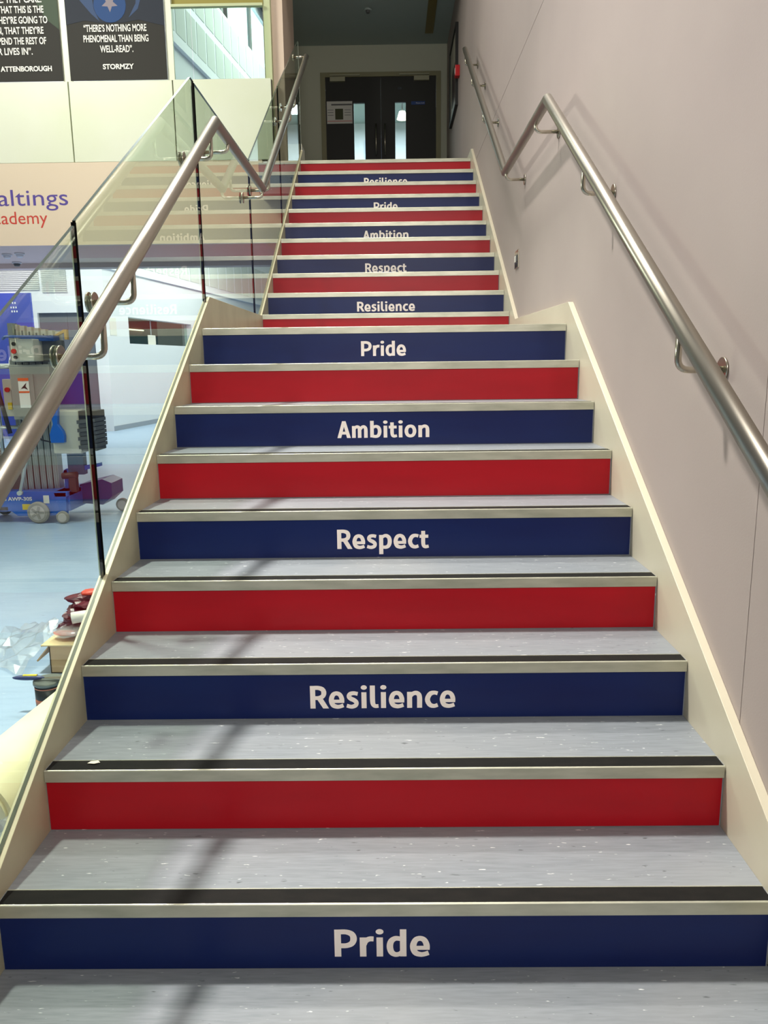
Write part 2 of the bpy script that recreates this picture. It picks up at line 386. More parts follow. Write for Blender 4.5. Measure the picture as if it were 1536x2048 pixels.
# upper slabs
b = BM(); box(b, -13, -1.3, 7.15, 9.3, 2.62, 3.45, 0)
for f in b.faces:
    if f.normal.z < -0.5: pass
o = structure('trim_1', b, mats=[M['peach'], M['soffit']])
for p in o.data.polygons:
    if p.normal.z < -0.5: p.material_index = 1
b = BM(); box(b, -13, -1.3, 8.6, 8.75, 2.56, 2.62); structure('trim_2', b, M['soffit'])
b = BM(); box(b, -1.3, 0.889, sy_n(20) + 0.06, 14.5, 3.06, TOPZ); structure('floor', b, M['tread'])
b = BM(); box(b, -1.3, -0.96, 7.15, 9.3, 2.62, 3.06); structure('trim_3', b, M['peach'])
# corridor
b = BM(); box(b, -1.5, 0.889, 7.0, 14.5, 5.8, 5.95); structure('ceiling', b, M['corr_ceil'])
b = BM(); box(b, -1.4, -1.3, 8.3, 14.5, 3.36, 5.8); structure('wall_left', b, M['corr'])
b = BM()
for a in ((-1.3, -0.94, 3.36, 5.8), (0.80, 0.889, 3.36, 5.8), (-0.94, 0.80, 5.44, 5.8)):
    box(b, a[0], a[1], 10.6, 10.75, a[2], a[3])
structure('wall_back', b, M['corr'])
b = BM(); box(b, -1.3, 0.889, 14.3, 14.5, 3.36, 5.8); structure('wall_far', b, M['white'])
# column at the corner of the gallery
b = BM(); box(b, -1.165, -1.05, 7.3, 8.3, 3.36, 9.0); structure('trim_4', b, M['column'])
b = BM(); box(b, -1.235, -1.167, 7.22, 7.30, 3.45, 9.0); structure('trim_5', b, M['edge_green'])
# gallery front: white panels, posters above, window
gal = bpy.data.objects.new('wall_gallery', None); COL.objects.link(gal); gal['kind'] = 'structure'
xs = [-11.93, -10.84, -9.76, -8.68, -7.6, -6.52, -5.44, -4.36, -3.28, -2.195, -1.17]
for i in range(len(xs) - 1):
    b = BM(); box(b, xs[i] + 0.006, xs[i + 1] - 0.006, 7.15, 7.19, 3.452, 4.236, bev=0.003); link('wall_panel', b, M['panel'], gal)
for x in xs[1:-1]:
    b = BM(); box(b, x - 0.046, x + (0.042 if x < -2.3 else 0.024), 7.165, 7.2, 4.236, 6.2); link('mullion', b, M['panel'], gal)
b = BM(); box(b, -12, -1.17, 7.192, 7.24, 3.45, 4.236); link('backing', b, M['gasket'], gal)
win = bpy.data.objects.new('window_1', None); COL.objects.link(win); win['kind'] = 'structure'
b = BM(); box(b, -2.17, -1.98, 7.175, 7.183, 4.245, 4.92); link('glass_pane', b, M['winglass'], win)
b = BM(); box(b, -1.972, -1.236, 7.175, 7.183, 4.245, 4.92); link('glass_pane', b, M['winglass'], win)
b = BM(); box(b, -2.172, -1.236, 7.16, 7.21, 4.92, 4.945); link('frame', b, M['edge_green'], win)
b = BM(); box(b, -2.172, -1.236, 7.21, 7.26, 4.95, 5.5); link('upper_panel', b, mat('olive_panel', (150, 140, 70), 0.7), win)  # plain olive panel above the window frame
# lower hall: facing wall, angled long wall
b = BM()
box(b, -12, -7.1, 14.5, 14.7, 0, 12.5); box(b, -5.97, -5.72, 14.5, 14.7, 0, 12.5); box(b, -7.1, -5.97, 14.5, 14.7, 2.4, 12.5)
structure('wall_front', b, M['hallwall'])
for (x0, x1, z0, z1) in ((-7.9, -7.0, 2.85, 3.3), (-6.95, -6.45, 2.8, 3.25), (-8.9, -7.95, 2.85, 3.3)):
    b = BM()
    n = 12
    for k in range(n):
        box(b, x0, x1, 14.47, 14.5, z0 + k * (z1 - z0) / n, z0 + (k + 0.55) * (z1 - z0) / n)
    structure('trim_6', b, M['ac'])
d2 = bpy.data.objects.new('door_2', None); COL.objects.link(d2); d2['kind'] = 'structure'; d2.location = (-6.53, 14.6, 0)
b = BM(); box(b, -0.57, 0.0, -0.03, 0.03, 0, 2.4); link('door_leaf', b, M['greydoor'], d2)
b = BM(); box(b, 0.004, 0.56, -0.03, 0.03, 0, 2.4); link('door_leaf', b, M['greydoor'], d2)
# angled wall frame
AW = Matrix.Translation((-5.72, 14.5, 0)) @ Matrix.Rotation(-math.atan2(0.127, 1.0), 4, 'Z')   # local +y runs along the wall, +x faces the hall
awall = bpy.data.objects.new('wall_angled', None); COL.objects.link(awall); awall['kind'] = 'structure'; awall.matrix_world = AW
b = BM()
L = 18.0
# plain wall with window opening s 1.0..4.6, z 1.8..2.36
for (s0, s1, z0, z1) in ((0, 1.0, 0, 3.28), (4.6, L, 0, 3.28), (1.0, 4.6, 0, 1.8), (1.0, 4.6, 2.36, 3.28), (0, L, 3.28, 11.2), (0, 2, 11.2, 13), (14, L, 11.2, 13), (2, 14, 12.6, 13)):
    box(b, -0.2, 0, s0, s1, z0, z1)
link('wall_face', b, M['hallwall'], awall)
b = BM(); box(b, 0, 0.06, 0, L, 3.26, 3.32); link('ledge', b, M['white'], awall)
b = BM(); box(b, 0, 0.012, 0, L, 0, 0.1); link('skirting', b, M['skirt'], awall)
s = 0.4
while s < 14:
    for (z0, z1) in ((3.45, 4.4), (9.3, 10.1), (10.3, 11.1)):
        b = BM(); box(b, 0, 0.01, s, s + 0.62, z0, z1); link('acoustic_panel', b, M['ac'], awall)
    s += 0.72
b = BM(); box(b, 0, 0.1, 0, L, 8.95, 9.15); link('ledge', b, M['white'], awall)
# clerestory windows
for s0 in (2.2, 4.3, 6.4, 9.2, 11.3):
    b = BM(); box(b, -0.12, -0.1, s0, s0 + 1.9, 11.2, 12.6); link('window_pane', b, M['sky_glass'], awall)
    b = BM(); box(b, -0.13, -0.02, s0 + 1.9, s0 + 2.1, 11.2, 12.6); link('window_frame', b, M['dgrey'], awall)
b = BM()
for k in range(16): box(b, 0.1, 5.0, 0.4 + k * 1.0, 0.7 + k * 1.0, 13.05, 13.3)
link('roof_rib', b, M['white'], awall)
b = BM(); box(b, 0.0, 0.25, 0, L, 12.9, 13.05); link('roof_edge', b, M['dgrey'], awall)
# internal window of the angled wall with the room behind
w2 = bpy.data.objects.new('window_2', None); COL.objects.link(w2); w2['kind'] = 'structure'; w2.matrix_world = AW
b = BM(); box(b, -0.14, -0.13, 1.0, 4.6, 1.8, 2.36); link('glass_pane', b, M['winglass'], w2)
b = BM(); box(b, -1.3, -1.2, 0.6, 5.2, 1.6, 2.08, 0); box(b, -1.3, -1.2, 0.6, 5.2, 2.08, 3.0, 1)
link('room_wall', b, None, w2, mats=[M['teal'], M['rose_refl']])  # upper band: greyish-red window reflection put into the colour
b = BM(); box(b, -1.19, -1.17, 3.0, 4.3, 2.2, 2.23); link('lamp', b, M['lampglow'], w2)
b = BM(); box(b, -0.128, -0.124, 2.2, 2.62, 1.8, 2.02); link('notice', b, M['paper'], w2)
b = BM(); box(b, -0.14, -0.12, 2.38, 2.4, 2.02, 2.36); link('glazing_bar', b, M['skirt'], w2)
o = link('wall_notice', box(BM(), 0.001, 0.008, 0.14, 0.42, 1.95, 2.3), M['paper'], label='small white notice beside the corner, left of the strip window', cat='notice')
o.matrix_world = AW

# ------------------------------------------------------------------ staircase
st = thing('staircase', 'straight staircase with red and navy lettered risers, metal nosings and cream stringers', 'staircase')
words = {1: ('Pride', .2143), 3: ('Resilience', .4177), 5: ('Respect', .322), 7: ('Ambition', .381), 9: ('Pride', .2139),
         11: ('Resilience', .424), 13: ('Respect', .33), 15: ('Ambition', .39), 17: ('Pride', .22), 19: ('Resilience', .426)}
for n in range(1, 21):
    y0 = sy_n(n); z = n * RISE
    y1 = (y0 + G if n not in (9, 20) else (sy_n(10) if n == 9 else y0 + 0.06)) + 0.012
    b = BM()
    box(b, -HW, HW, y0 + 0.008, y1, z - 0.03, z - 0.0015)            # tread covering
    box(b, -HW, HW, y0 + 0.008, y0 + 0.02, z - RISE - 0.0015, z - 0.0301)  # riser board
    if n in (9,): pass
    step = link('landing' if n == 9 else 'step', b, M['tread'], st)
    col = 'blue' if n % 2 else 'red'
    b = BM(); box(b, -HW + 0.002, HW - 0.004, y0 + 0.0055, y0 + 0.0078, z - RISE + 0.001, z - 0.031)
    link('riser_panel', b, M[col], step, label='navy riser panel' if n % 2 else 'red riser panel')
    # nosing: L section with raised lips each side of the black insert
    b = BM()
    prism(b, [(y0, z - 0.031), (y0 + 0.005, z - 0.031), (y0 + 0.005, z - 0.006), (y0 + 0.054, z - 0.006), (y0 + 0.054, z + 0.0012), (y0 + 0.0515, z + 0.0012),
              (y0 + 0.0515, z - 0.003), (y0 + 0.0045, z - 0.003), (y0 + 0.0045, z + 0.0005), (y0 + 0.0035, z + 0.0015), (y0 + 0.0015, z + 0.0008), (y0, z - 0.001)],
          'x', -HW + 0.001, HW - 0.002)
    link('nosing', b, M['alu'], step, label='scuffed aluminium stair nosing')
    b = BM(); box(b, -HW + 0.003, HW - 0.003, y0 + 0.0047, y0 + 0.0513, z - 0.0029, z + 0.0001)
    link('nosing_insert', b, M['insert'], step, label='black anti-slip strip')
    if n in words:
        wd, ww = words[n]
        cx = -0.003 + (0.004 if n > 9 else 0)
        bold_text(wd, cx - ww / 2, cx + ww / 2, z - RISE + 0.031, 0.0695, y0 + 0.005, M['letter'], step, label='white lettering reading ' + wd)
# stringers
def path(off, ypk, zfl, yup, offu, y0, yend, zend):
    pts = [(y0, 0.6 * y0 + 0.168 + off), (ypk, zfl), (yup, zfl), (yend, zend)]
    return pts
def stringer(name, x0, x1, top, drop, m):
    lo = [(y, max(z - drop, 0.0)) for y, z in top[::-1]]
    b = BM(); prism(b, top + lo, 'x', x0, x1, bev=0.0015)
    return link(name, b, m, st)
topL = [(-0.33, 0.012), (2.443, 1.674), (4.025, 1.674), (7.12, 3.531), (7.30, 3.531)]
def strL(x0, x1, dz=0, m=None):
    t = [(y, z + dz) for y, z in topL]; t[0] = (t[0][0], max(t[0][1], 0.01))
    lo = [(7.30, 3.05), (7.05, 3.05), (4.2, 1.35), (2.6, 1.35), (0.35, 0.0), (-0.33, 0.0)]
    b = BM(); prism(b, t + lo, 'x', x0, x1, bev=0.0012)
    return link('stringer', b, m or M['cream_edge'], st)
strL(-0.8772, -HW - 0.0002); strL(-0.8925, -0.8822, -0.003)
b = BM()
gt = [(y, z - 0.012) for y, z in topL]; gt[0] = (-0.28, 0.005)
prism(b, gt + [(7.30, 3.05), (7.05, 3.05), (4.2, 1.35), (2.6, 1.35), (0.35, 0.0)], 'x', -0.8822, -0.8772); link('glazing_channel', b, M['gasket'], st)
topR = [(-0.47, 0.01), (2.23, 1.612), (3.80, 1.618), (6.85, 3.45), (7.6, 3.45)]
b = BM(); prism(b, topR + [(7.6, 3.36), (7.0, 3.05), (4.2, 1.35), (2.6, 1.35), (0.35, 0.0)], 'x', HW + 0.0004, 0.8885, bev=0.0012); link('stringer', b, M['cream'], st)
# kerb at the head of the glass
b = BM(); box(b, -1.06, -0.893, 7.31, 7.6, 3.36, 3.64, bev=0.002); link('kerb', b, M['cream'], st)
# paint scraps on treads
for (x, y, z, s, n_) in ((-0.765, sy_n(2) + 0.035, 2 * RISE, .012, 'paper'), ):
    b = BM(); vs = [b.verts.new(p) for p in ((x, y, z + .002), (x + .02, y - .004, z + .003), (x + .032, y + .004, z + .002), (x + .024, y + .012, z + .003), (x + .006, y + .010, z + .002))]
    f = b.faces.new(vs); r = bmesh.ops.extrude_face_region(b, geom=[f]); bmesh.ops.translate(b, vec=(0, 0, .0008), verts=[v for v in r['geom'] if isinstance(v, bmesh.types.BMVert)])
    link('paper_scrap', b, M['fleck'], label='torn cream paper scrap lying at the left end of the second step', cat='scrap')

# ------------------------------------------------------------------ glass balustrade
gb = thing('glass_balustrade', 'clear glass balustrade panes standing on the left stringer with dark joints', 'balustrade', (-0.8797, 0, 0))
def pane(pts):
    t = bmesh.new()
    A = [t.verts.new((-0.005, y, z)) for y, z in pts]; B = [t.verts.new((0.005, y, z)) for y, z in pts]
    n = len(pts); t.faces.new(A); t.faces.new(B[::-1])
    for i in range(n):
        f = t.faces.new((A[i], A[(i + 1) % n], B[(i + 1) % n], B[i]))
        dy = abs(pts[(i + 1) % n][0] - pts[i][0]); f.material_index = 1 if dy < 1e-3 else 2
    return link('glass_pane', t, None, gb, mats=[M['glass'], M['glass_edge'], M['glass_top']])
def lz(y): return 0.6 * y + 0.168
K = 0.041      # the panes stand just clear of the stringer's top
pane([(-0.28, 0.045), (0.815, lz(.815) + K), (0.815, lz(.815) + 1.085), (-0.28, lz(-.28) + 1.115)])
pane([(0.827, lz(.827) + K), (2.39, lz(2.39) + K), (2.39, 2.640), (2.335, 2.640), (0.827, lz(.827) + 1.094)])
pane([(2.402, lz(2.402) + K), (2.443, 1.676), (3.82, 1.676), (3.82, 2.637), (2.402, 2.637)])
pane([(3.83, 1.676), (4.025, 1.676), (5.378, 2.486), (5.378, 3.578), (3.83, 2.645)])
pane([(5.386, 2.491), (7.06, 3.497), (7.06, 4.545), (5.386, 3.585)])
for (y, z0, z1, wd) in ((0.821, lz(.821) + K, 1.752, .0055), (2.396, 1.645, 2.632, .0055), (3.825, 1.677, 2.632, .0045), (5.382, 2.49, 3.57, .0035)):
    b = BM(); box(b, -0.0052, 0.0062, y - wd, y + wd, z0, z1); link('joint_seal', b, M['seal'], gb, label='dark vertical joint')
b = BM(); box(b, -0.006, 0.006, 7.0605, 7.066, 3.50, 4.54); link('edge_strip', b, M['glass_pale'], gb)
for (y, z0, z1) in ((0.818, lz(.821) + K, 1.735), (2.392, 1.65, 2.62)):
    b = BM(); box(b, -0.0085, -0.0053, y - 0.006, y + 0.001, z0, z1); link('edge_strip', b, M['glass_pale'], gb, label='pale strip painted as light on the glass edge')

# ------------------------------------------------------------------ handrails
def handrail(name, label, X, pts, brackets, wallx, disc_through=False):
    o = thing(name, label, 'handrail', (X, 0, 0))
    b = BM(); tube(b, [(0, y, z) for y, z in pts], 0.0242, 28); link('rail', b, M['steel'], o)
    sgn = 1 if wallx > X else -1
    for (y, z, yr, zr) in brackets:        # disc centre (y,z) on wall, rail centre (yr,zr) above arm
        b = BM()
        w0 = wallx - X
        arm = [Vector((w0 - sgn * 0.004, y, z))] + arc_path((0, y, z), (-sgn, 0, 0), (0, 0, 1), 0.03) + [Vector((0, yr, zr - 0.018))]
        tube(b, arm, 0.0088, 14)
        br = link('bracket', b, M['steel2'], o)
        b = BM(); cyl(b, (w0 - sgn * 0.0035, y, z), (1, 0, 0), 0.032, 0.006, bev=0.001)
        if disc_through:
            cyl(b, (w0 + sgn * 0.0135, y, z), (1, 0, 0), 0.032, 0.006, bev=0.001)
        link('flange', b, M['steel2'], br)
    return o
def railz(pts, y):
    for (a, b_), (c, d) in zip(pts, pts[1:]):
        if a <= y <= c: return b_ + (d - b_) * (y - a) / (c - a)
RP = [(-0.55, 0.80), (2.365, 2.53), (3.72, 2.52), (6.54, 4.255)]
LP_ = [(-0.55, 0.80), (2.23, 2.417), (3.55, 2.41), (6.62, 4.245)]
def brs(P, ys): return [(y, railz(P, y) - (0.058 if P[1][0] < y < P[2][0] else 0.118), y, railz(P, y)) for y in ys]
handrail('handrail', 'brushed steel handrail fixed to the grey wall on the right', 0.77, RP, brs(RP, (0.52, 1.617, 2.66, 3.66, 4.95, 5.85, 6.47)), 0.889)
handrail('handrail', 'brushed steel handrail bolted to the glass balustrade on the left', -0.75, LP_, brs(LP_, (0.634, 0.917, 2.12, 2.50, 3.53, 3.82, 5.15, 5.5)), -0.8747, True)
# end bracket back to the glass at the head of the left rail
o = bpy.data.objects['handrail.001']
b = BM(); tube(b, [(0, 6.58, 4.225), (-0.122, 6.58, 4.225)], 0.012, 12); cyl(b, (-0.121, 6.58, 4.225), (1, 0, 0), 0.032, 0.006)
link('end_bracket', b, M['steel2'], o)

# ------------------------------------------------------------------ far double doors
D = bpy.data.objects.new('door_1', None); COL.objects.link(D); D['kind'] = 'structure'; D.location = (-0.07, 10.6, TOPZ)
b = BM()
for a in ((-0.87, -0.80, 0, 2.08), (0.80, 0.87, 0, 2.08), (-0.80, 0.80, 2.02, 2.08)): box(b, a[0], a[1], -0.02, 0.12, a[2], a[3])
link('frame', b, M['frame'], D)
def leaf(x0, x1, g0, g1, gz0, gz1):
    b = BM(); box(b, x0, g0, 0.0, 0.045, 0.005, 2.018); box(b, g1, x1, 0.0, 0.045, 0.005, 2.018); box(b, g0, g1, 0.0, 0.045, 0.005, gz0); box(b, g0, g1, 0.0, 0.045, gz1, 2.018)
    o = link('door_leaf', b, M['door'], D)
    b = BM(); box(b, g0, g1, 0.02, 0.026, gz0, gz1); link('vision_glass', b, M['winglass'], o)
    return o
l1 = leaf(-0.798, -0.0004, -0.395, -0.235, 0.45, 1.675)
l2 = leaf(0.0004, 0.798, 0.205, 0.36, 0.45, 1.68)
for x, l in ((-0.075, l1), (0.055, l2)):
    b = BM(); tube(b, [(x, -0.05, 0.95), (x, -0.05, 1.38)], 0.011, 10)
    for z in (0.97, 1.36): tube(b, [(x, -0.05, z), (x, 0.0, z)], 0.008, 8)
    link('pull_handle', b, M['steel2'], l)
for x0, x1, l, xb0, xb1 in ((-0.73, -0.51, l1, -0.73, -0.30), (0.48, 0.70, l2, 0.27, 0.70)):
    b = BM(); box(b, x0, x1, -0.05, 0.0, 1.955, 2.015, bev=0.004); box(b, xb0, xb1, -0.045, -0.022, 2.03, 2.045)
    link('door_closer', b, mat('closer_silver', (170, 168, 140), 0.4), l)
nt_ = thing('door_notice', 'landscape white notice with a dark photo taped on the left door', 'notice', (-0.07, 10.6, TOPZ))
b = BM(); box(b, -0.785, -0.415, -0.006, -0.001, 1.40, 1.70); link('sheet', b, M['paper'], nt_)
b = BM(); box(b, -0.665, -0.55, -0.008, -0.006, 1.455, 1.60); link('photo', b, mat('notice_photo', (62, 66, 30), 0.6), nt_)
b = BM(); box(b, -0.72, -0.42, -0.008, -0.006, 1.645, 1.665); link('heading_bar', b, mat('notice_grey', (96, 96, 96), 0.6), nt_)
b = BM(); box(b, -0.78, -0.42, -0.008, -0.006, 1.43, 1.436); link('footer_bar', b, M['redtxt'], nt_)
for k in range(3):
    for (a, c) in ((-0.775, -0.69), (-0.53, -0.44)):
        b = BM(); box(b, a, c, -0.0075, -0.006, 1.58 - k * 0.035, 1.588 - k * 0.035); link('text_line', b, mat('notice_text', (130, 130, 128), 0.6), nt_)
o = thing('door_sign', 'small blue sign on the upper right door', 'sign', (-0.07, 10.6, TOPZ))
b = BM(); box(b, 0.44, 0.64, -0.005, 0, 1.64, 1.685); link('plate', b, mat('sign_blue', (24, 62, 128), 0.5), o)
text('Please hold', 0.51, 0.63, 1.655, 0.014, -0.0055, M['paper'], o, 0.0)
text('G28', 0.25, 0.30, 1.85, 0.028, -0.001, mat('grey_number', (70, 78, 96), 0.6), l2, 0.0, label='small grey room number')
# things seen through the vision panels
b = BM(); box(b, -0.42, -0.10, 14.26, 14.3, 3.36, 5.5); structure('trim_7', b, mat('far_pale_panel', (200, 212, 232), 0.6))
o = thing('pendant_lamp', 'small pendant lamp seen through the right door window', 'lamp', (0.27, 12.4, 5.8))
b = BM(); cyl(b, (0, 0, -0.42), (0, 0, 1), 0.09, 0.12, r2=0.05); link('lamp_shade', b, M['lampglow'], o)
b = BM(); tube(b, [(0, 0, -0.36), (0, 0, 0)], 0.008, 8); link('cord', b, M['black'], o)
# ceiling strip, detector
b = BM(); box(b, 0.555, 0.665, 7.4, 10.2, 5.785, 5.80); link('ceiling_strip', b, M['lampstrip'], label='long unlit amber strip light recessed in the dark corridor ceiling', cat='ceiling light')
o = thing('smoke_detector', 'small round smoke detector on the dark corridor ceiling', 'detector', (-0.213, 9.45, 5.8))
b = BM(); cyl(b, (0, 0, -0.012), (0, 0, 1), 0.05, 0.024); link('base', b, M['corr_ceil'], o); b = BM(); cyl(b, (0, 0, -0.035), (0, 0, 1), 0.022, 0.03, r2=0.032); link('sensor', b, M['dgrey'], o)
# picture on the right wall, alarm point
o = thing('framed_picture', 'black framed picture hanging on the right wall beyond the stair head', 'picture', (0.889, 9.2, 4.88))
b = BM()
for a in ((-0.5, 0.5, -0.46, -0.43), (-0.5, 0.5, 0.43, 0.46), (-0.5, -0.47, -0.43, 0.43), (0.47, 0.5, -0.43, 0.43)): box(b, -0.035, 0, a[0], a[1], a[2], a[3])
link('picture_frame', b, M['black'], o)
b = BM(); box(b, -0.02, -0.001, -0.47, 0.47, -0.43, 0.43); link('print', b, M['pic'], o)
b = BM(); box(b, -0.022, -0.02, -0.25, 0.2, -0.3, 0.1); link('dark_motif', b, M['pic_dark'], o)
o = thing('fire_alarm_point', 'small red fire alarm call point on the right wall near the picture', 'fire alarm', (0.889, 8.52, 4.73))
b = BM(); box(b, -0.055, 0, -0.05, 0.05, -0.06, 0.06, bev=0.006); link('housing', b, M['alarm'], o)
b = BM(); box(b, -0.058, -0.055, -0.03, 0.03, -0.03, 0.03); link('break_glass', b, M['paper'], o)
# socket / switch plate
o = thing('wall_switch_plate', 'chrome switch plate low on the right wall above the upper flight', 'switch', (0.889, 3.90, 2.01))
b = BM(); box(b, -0.008, 0, -0.07, 0.07, -0.058, 0.058, bev=0.002); link('plate', b, M['steel2'], o)
for yy in (-0.03, 0.03):
    b = BM(); box(b, -0.013, -0.008, yy - 0.02, yy + 0.02, -0.015, 0.025, bev=0.001); link('rocker', b, M['white_s'] if yy > 0 else M['dgrey'], o)
for zz in (-0.035,):
    b = BM(); box(b, -0.010, -0.008, -0.045, 0.045, zz - 0.012, zz + 0.004); link('socket_slot', b, M['black'], o)
# soffit detectors
for i, (x, y) in enumerate(((-4.38, 7.75), (-4.2, 7.68), (-4.6, 8.45))):
    o = thing('ceiling_detector', ('white dome detector under the gallery, leftmost at its front', 'white dome detector under the gallery, right of the pair at its front', 'white dome detector under the gallery, nearest the rear beam')[i], 'detector', (x, y, 2.62), 'detectors under the gallery')
    b = BM(); cyl(b, (0, 0, -0.01), (0, 0, 1), 0.055, 0.02); link('base', b, M['white'], o)
    b = BM(); cyl(b, (0, 0, -0.035), (0, 0, 1), 0.03, 0.03, r2=0.042); link('dome', b, M['dgrey'] if i == 2 else M['white'], o)

# ------------------------------------------------------------------ posters and wall lettering
PY = 7.138
p2 = thing('quote_poster', 'black quote poster with blue print, right of the two above the white panels', 'poster', (0, 0, 0), 'quote posters above the gallery panels')
b = BM(); box(b, -3.245, -2.24, PY + 0.006, PY + 0.012, 4.238, 5.42); link('sheet', b, M['poster'], p2)
b = BM(); prism(b, [(-3.245, 5.42), (-3.245, 4.76), (-3.05, 4.80), (-2.9, 4.775), (-2.66, 4.775), (-2.5, 4.80), (-2.24, 4.74), (-2.24, 5.42)], 'y', PY + 0.004, PY + 0.0055); link('print', b, M['poster_navy'], p2)
b = BM(); prism(b, [(-3.06, 5.42), (-3.1, 5.0), (-2.98, 4.86), (-2.9, 4.79), (-2.95, 4.90), (-3.0, 5.42)], 'y', PY + 0.0028, PY + 0.0038); prism(b, [(-2.48, 5.42), (-2.52, 4.95), (-2.6, 4.82), (-2.5, 4.9), (-2.43, 5.1), (-2.42, 5.42)], 'y', PY + 0.0028, PY + 0.0038); link('glow_print', b, M['poster_lt'], p2)
b = BM(); prism(b, [(-2.785 + 0.165 * math.cos(a * .2618), 4.94 + 0.165 * math.sin(a * .2618)) for a in range(24)], 'y', PY + 0.0015, PY + 0.0025); link('disc_print', b, M['poster_blue'], p2)
star = []
for k in range(10):
    r = 0.085 if k % 2 == 0 else 0.038; star.append((-2.785 + r * math.sin(k * math.pi / 5 + math.pi), 4.955 + r * math.cos(k * math.pi / 5 + math.pi)))
b = BM(); prism(b, star, 'y', PY + 0.0005, PY + 0.0012); link('star_print', b, M['poster_or'], p2)
T = lambda s, x0, x1, zb, cap, par, bold=0.0: text(s, x0, x1, zb, cap, PY, M['white_s'], par, bold)
T('\u201cTHERE\u2019S NOTHING MORE', -3.068, -2.425, 4.692, 0.066, p2, 0.022)
T('PHENOMENAL THAN BEING', -3.078, -2.410, 4.595, 0.066, p2, 0.022)
T('WELL-READ\u201d.', -2.915, -2.574, 4.498, 0.066, p2, 0.022)
T('STORMZY', -2.900, -2.578, 4.340, 0.050, p2, 0.035)
p1 = thing('quote_poster', 'black quote poster cut by the left edge of the picture, beside the blue printed one', 'poster', (0, 0, 0), 'quote posters above the gallery panels')
b = BM(); box(b, -4.32, -3.32, PY + 0.006, PY + 0.012, 4.238, 5.42); link('sheet', b, M['poster'], p1)
b = BM(); prism(b, [(-3.6, 5.42), (-3.55, 5.0), (-3.45, 4.82), (-3.32, 4.72), (-3.32, 5.42)], 'y', PY + 0.004, PY + 0.0055); link('print', b, mat('poster_dark_green', (40, 62, 36), 0.6), p1)
for s_, xe, z, wdt in (('FEEL PEOPLE. THEY CARE.', -3.475, 4.972, .78), ('THEY KNOW THAT THIS IS THE', -3.462, 4.877, .84), ('PLANET THEY\u2019RE GOING TO', -3.432, 4.780, .76),
                       ('GROW IN, THAT THEY\u2019RE', -3.480, 4.683, .70), ('GOING TO SPEND THE REST OF', -3.462, 4.586, .82), ('THEIR LIVES IN\u201d.', -3.612, 4.489, .50)):
    T(s_, xe - wdt, xe, z, 0.066, p1, 0.022)
T('ATTENBOROUGH', -3.96, -3.428, 4.332, 0.05, p1, 0.035)
wl = thing('wall_lettering', 'large purple and red school lettering on the peach gallery edge', 'sign', (0, 0, 0))
text('Maltings', -4.36, -3.383, 3.027, 0.160, 7.1485, M['purple'], wl, 0.0, label='purple lettering'); text('Academy', -4.33, -3.62, 2.842, 0.125, 7.1485, M['redtxt'], wl, 0.0, label='red lettering')

# ------------------------------------------------------------------ blue display board in the hall
bb = thing('display_board', 'tall blue display board with white marks standing at the far left', 'board', (-7.6, 13.0, 0))
b = BM(); box(b, -1.6, 1.07, 0, 0.05, 0.05, 2.66); link('panel', b, M['board'], bb)
for r_, z in enumerate((2.47, 2.39, 2.32)):
    for k in range(3):
        b = BM(); box(b, 0.68 + k * 0.045 + r_ * .01, 0.70 + k * 0.045 + r_ * .01, -0.004, 0, z, z + 0.03); link('white_mark', b, M['white_s'], bb)
b = BM()
for k in range(32):
    a0, a1 = k * math.pi / 16, (k + 1) * math.pi / 16
    prism(b, [(0.78 + r * math.cos(a), 1.40 + r * math.sin(a)) for r, a in ((0.23, a0), (0.23, a1), (0.215, a1), (0.215, a0))], 'y', -0.004, 0)
link('ring_mark', b, M['white_s'], bb)
b = BM(); box(b, 0.1, 0.55, -0.004, 0, 1.31, 1.40); link('white_bar', b, M['white_s'], bb)

# ------------------------------------------------------------------ aerial work platform
lf = thing('mast_lift', 'blue and grey vertical mast lift on castors in the hall beyond the glass', 'lift', (-3.05, 5.25, 0))
def P(name, bm, m, parent=lf, label=None, smooth=False): return link(name, bm, m, parent, label=label, smooth=smooth)
b = BM(); prism(b, [(-0.62, .10), (-0.25, .10), (-0.2, .06), (0.12, .06), (0.2, .10), (0.27, .10), (0.27, .275), (-0.62, .275)], 'y', -0.16, 0.30, bev=0.004)
ch = P('chassis', b, M['lblue'])
text('Genie AWP-30S', -0.41, -0.06, 0.195, 0.033, -0.161, M['white_s'], ch, 0.03, label='white lettering on the chassis')
b = BM(); box(b, 0.04, 0.09, -0.1625, -0.16, 0.17, 0.24); P('sticker', b, M['white_s'], ch); b = BM(); box(b, -0.15, -0.08, -0.1625, -0.16, 0.115, 0.165); P('sticker', b, M['yellow'], ch)
b = BM(); box(b, -0.36, -0.28, -0.162, -0.16, 0.11, 0.14); P('slot', b, M['black'], ch)
# outriggers: front castor leg, rear arm to the right
b = BM(); prism(b, [(0.15, .27), (0.26, .27), (0.245, .07), (0.195, .07)], 'y', -0.20, -0.15, bev=0.003); box(b, 0.15, 0.27, -0.2, 0.1, 0.235, 0.275); P('castor_leg', b, M['lblue'])
b = BM(); prism(b, [(0.25, .12), (0.45, .10), (0.54, .18), (0.54, .30), (0.46, .335), (0.25, .29)], 'y', 0.12, 0.42, bev=0.004); P('rear_arm', b, mat('lift_dark_blue', (20, 50, 120), 0.35))
b = BM(); prism(b, [(0.16, .42), (0.19, .45), (0.50, .50), (0.50, .47), (0.2, .40)], 'y', 0.0, 0.05); box(b, 0.17, 0.20, 0.0, 0.04, 0.27, 0.44); P('tow_bar', b, M['lblue'])
b = BM(); tube(b, [(0.20, -0.1, 0.40), (0.33, -0.1, 0.41)], 0.028, 12); box(b, 0.26, 0.32, -0.12, -0.06, 0.26, 0.40); P('winch', b, mat('winch_brown', (74, 48, 50), 0.5))
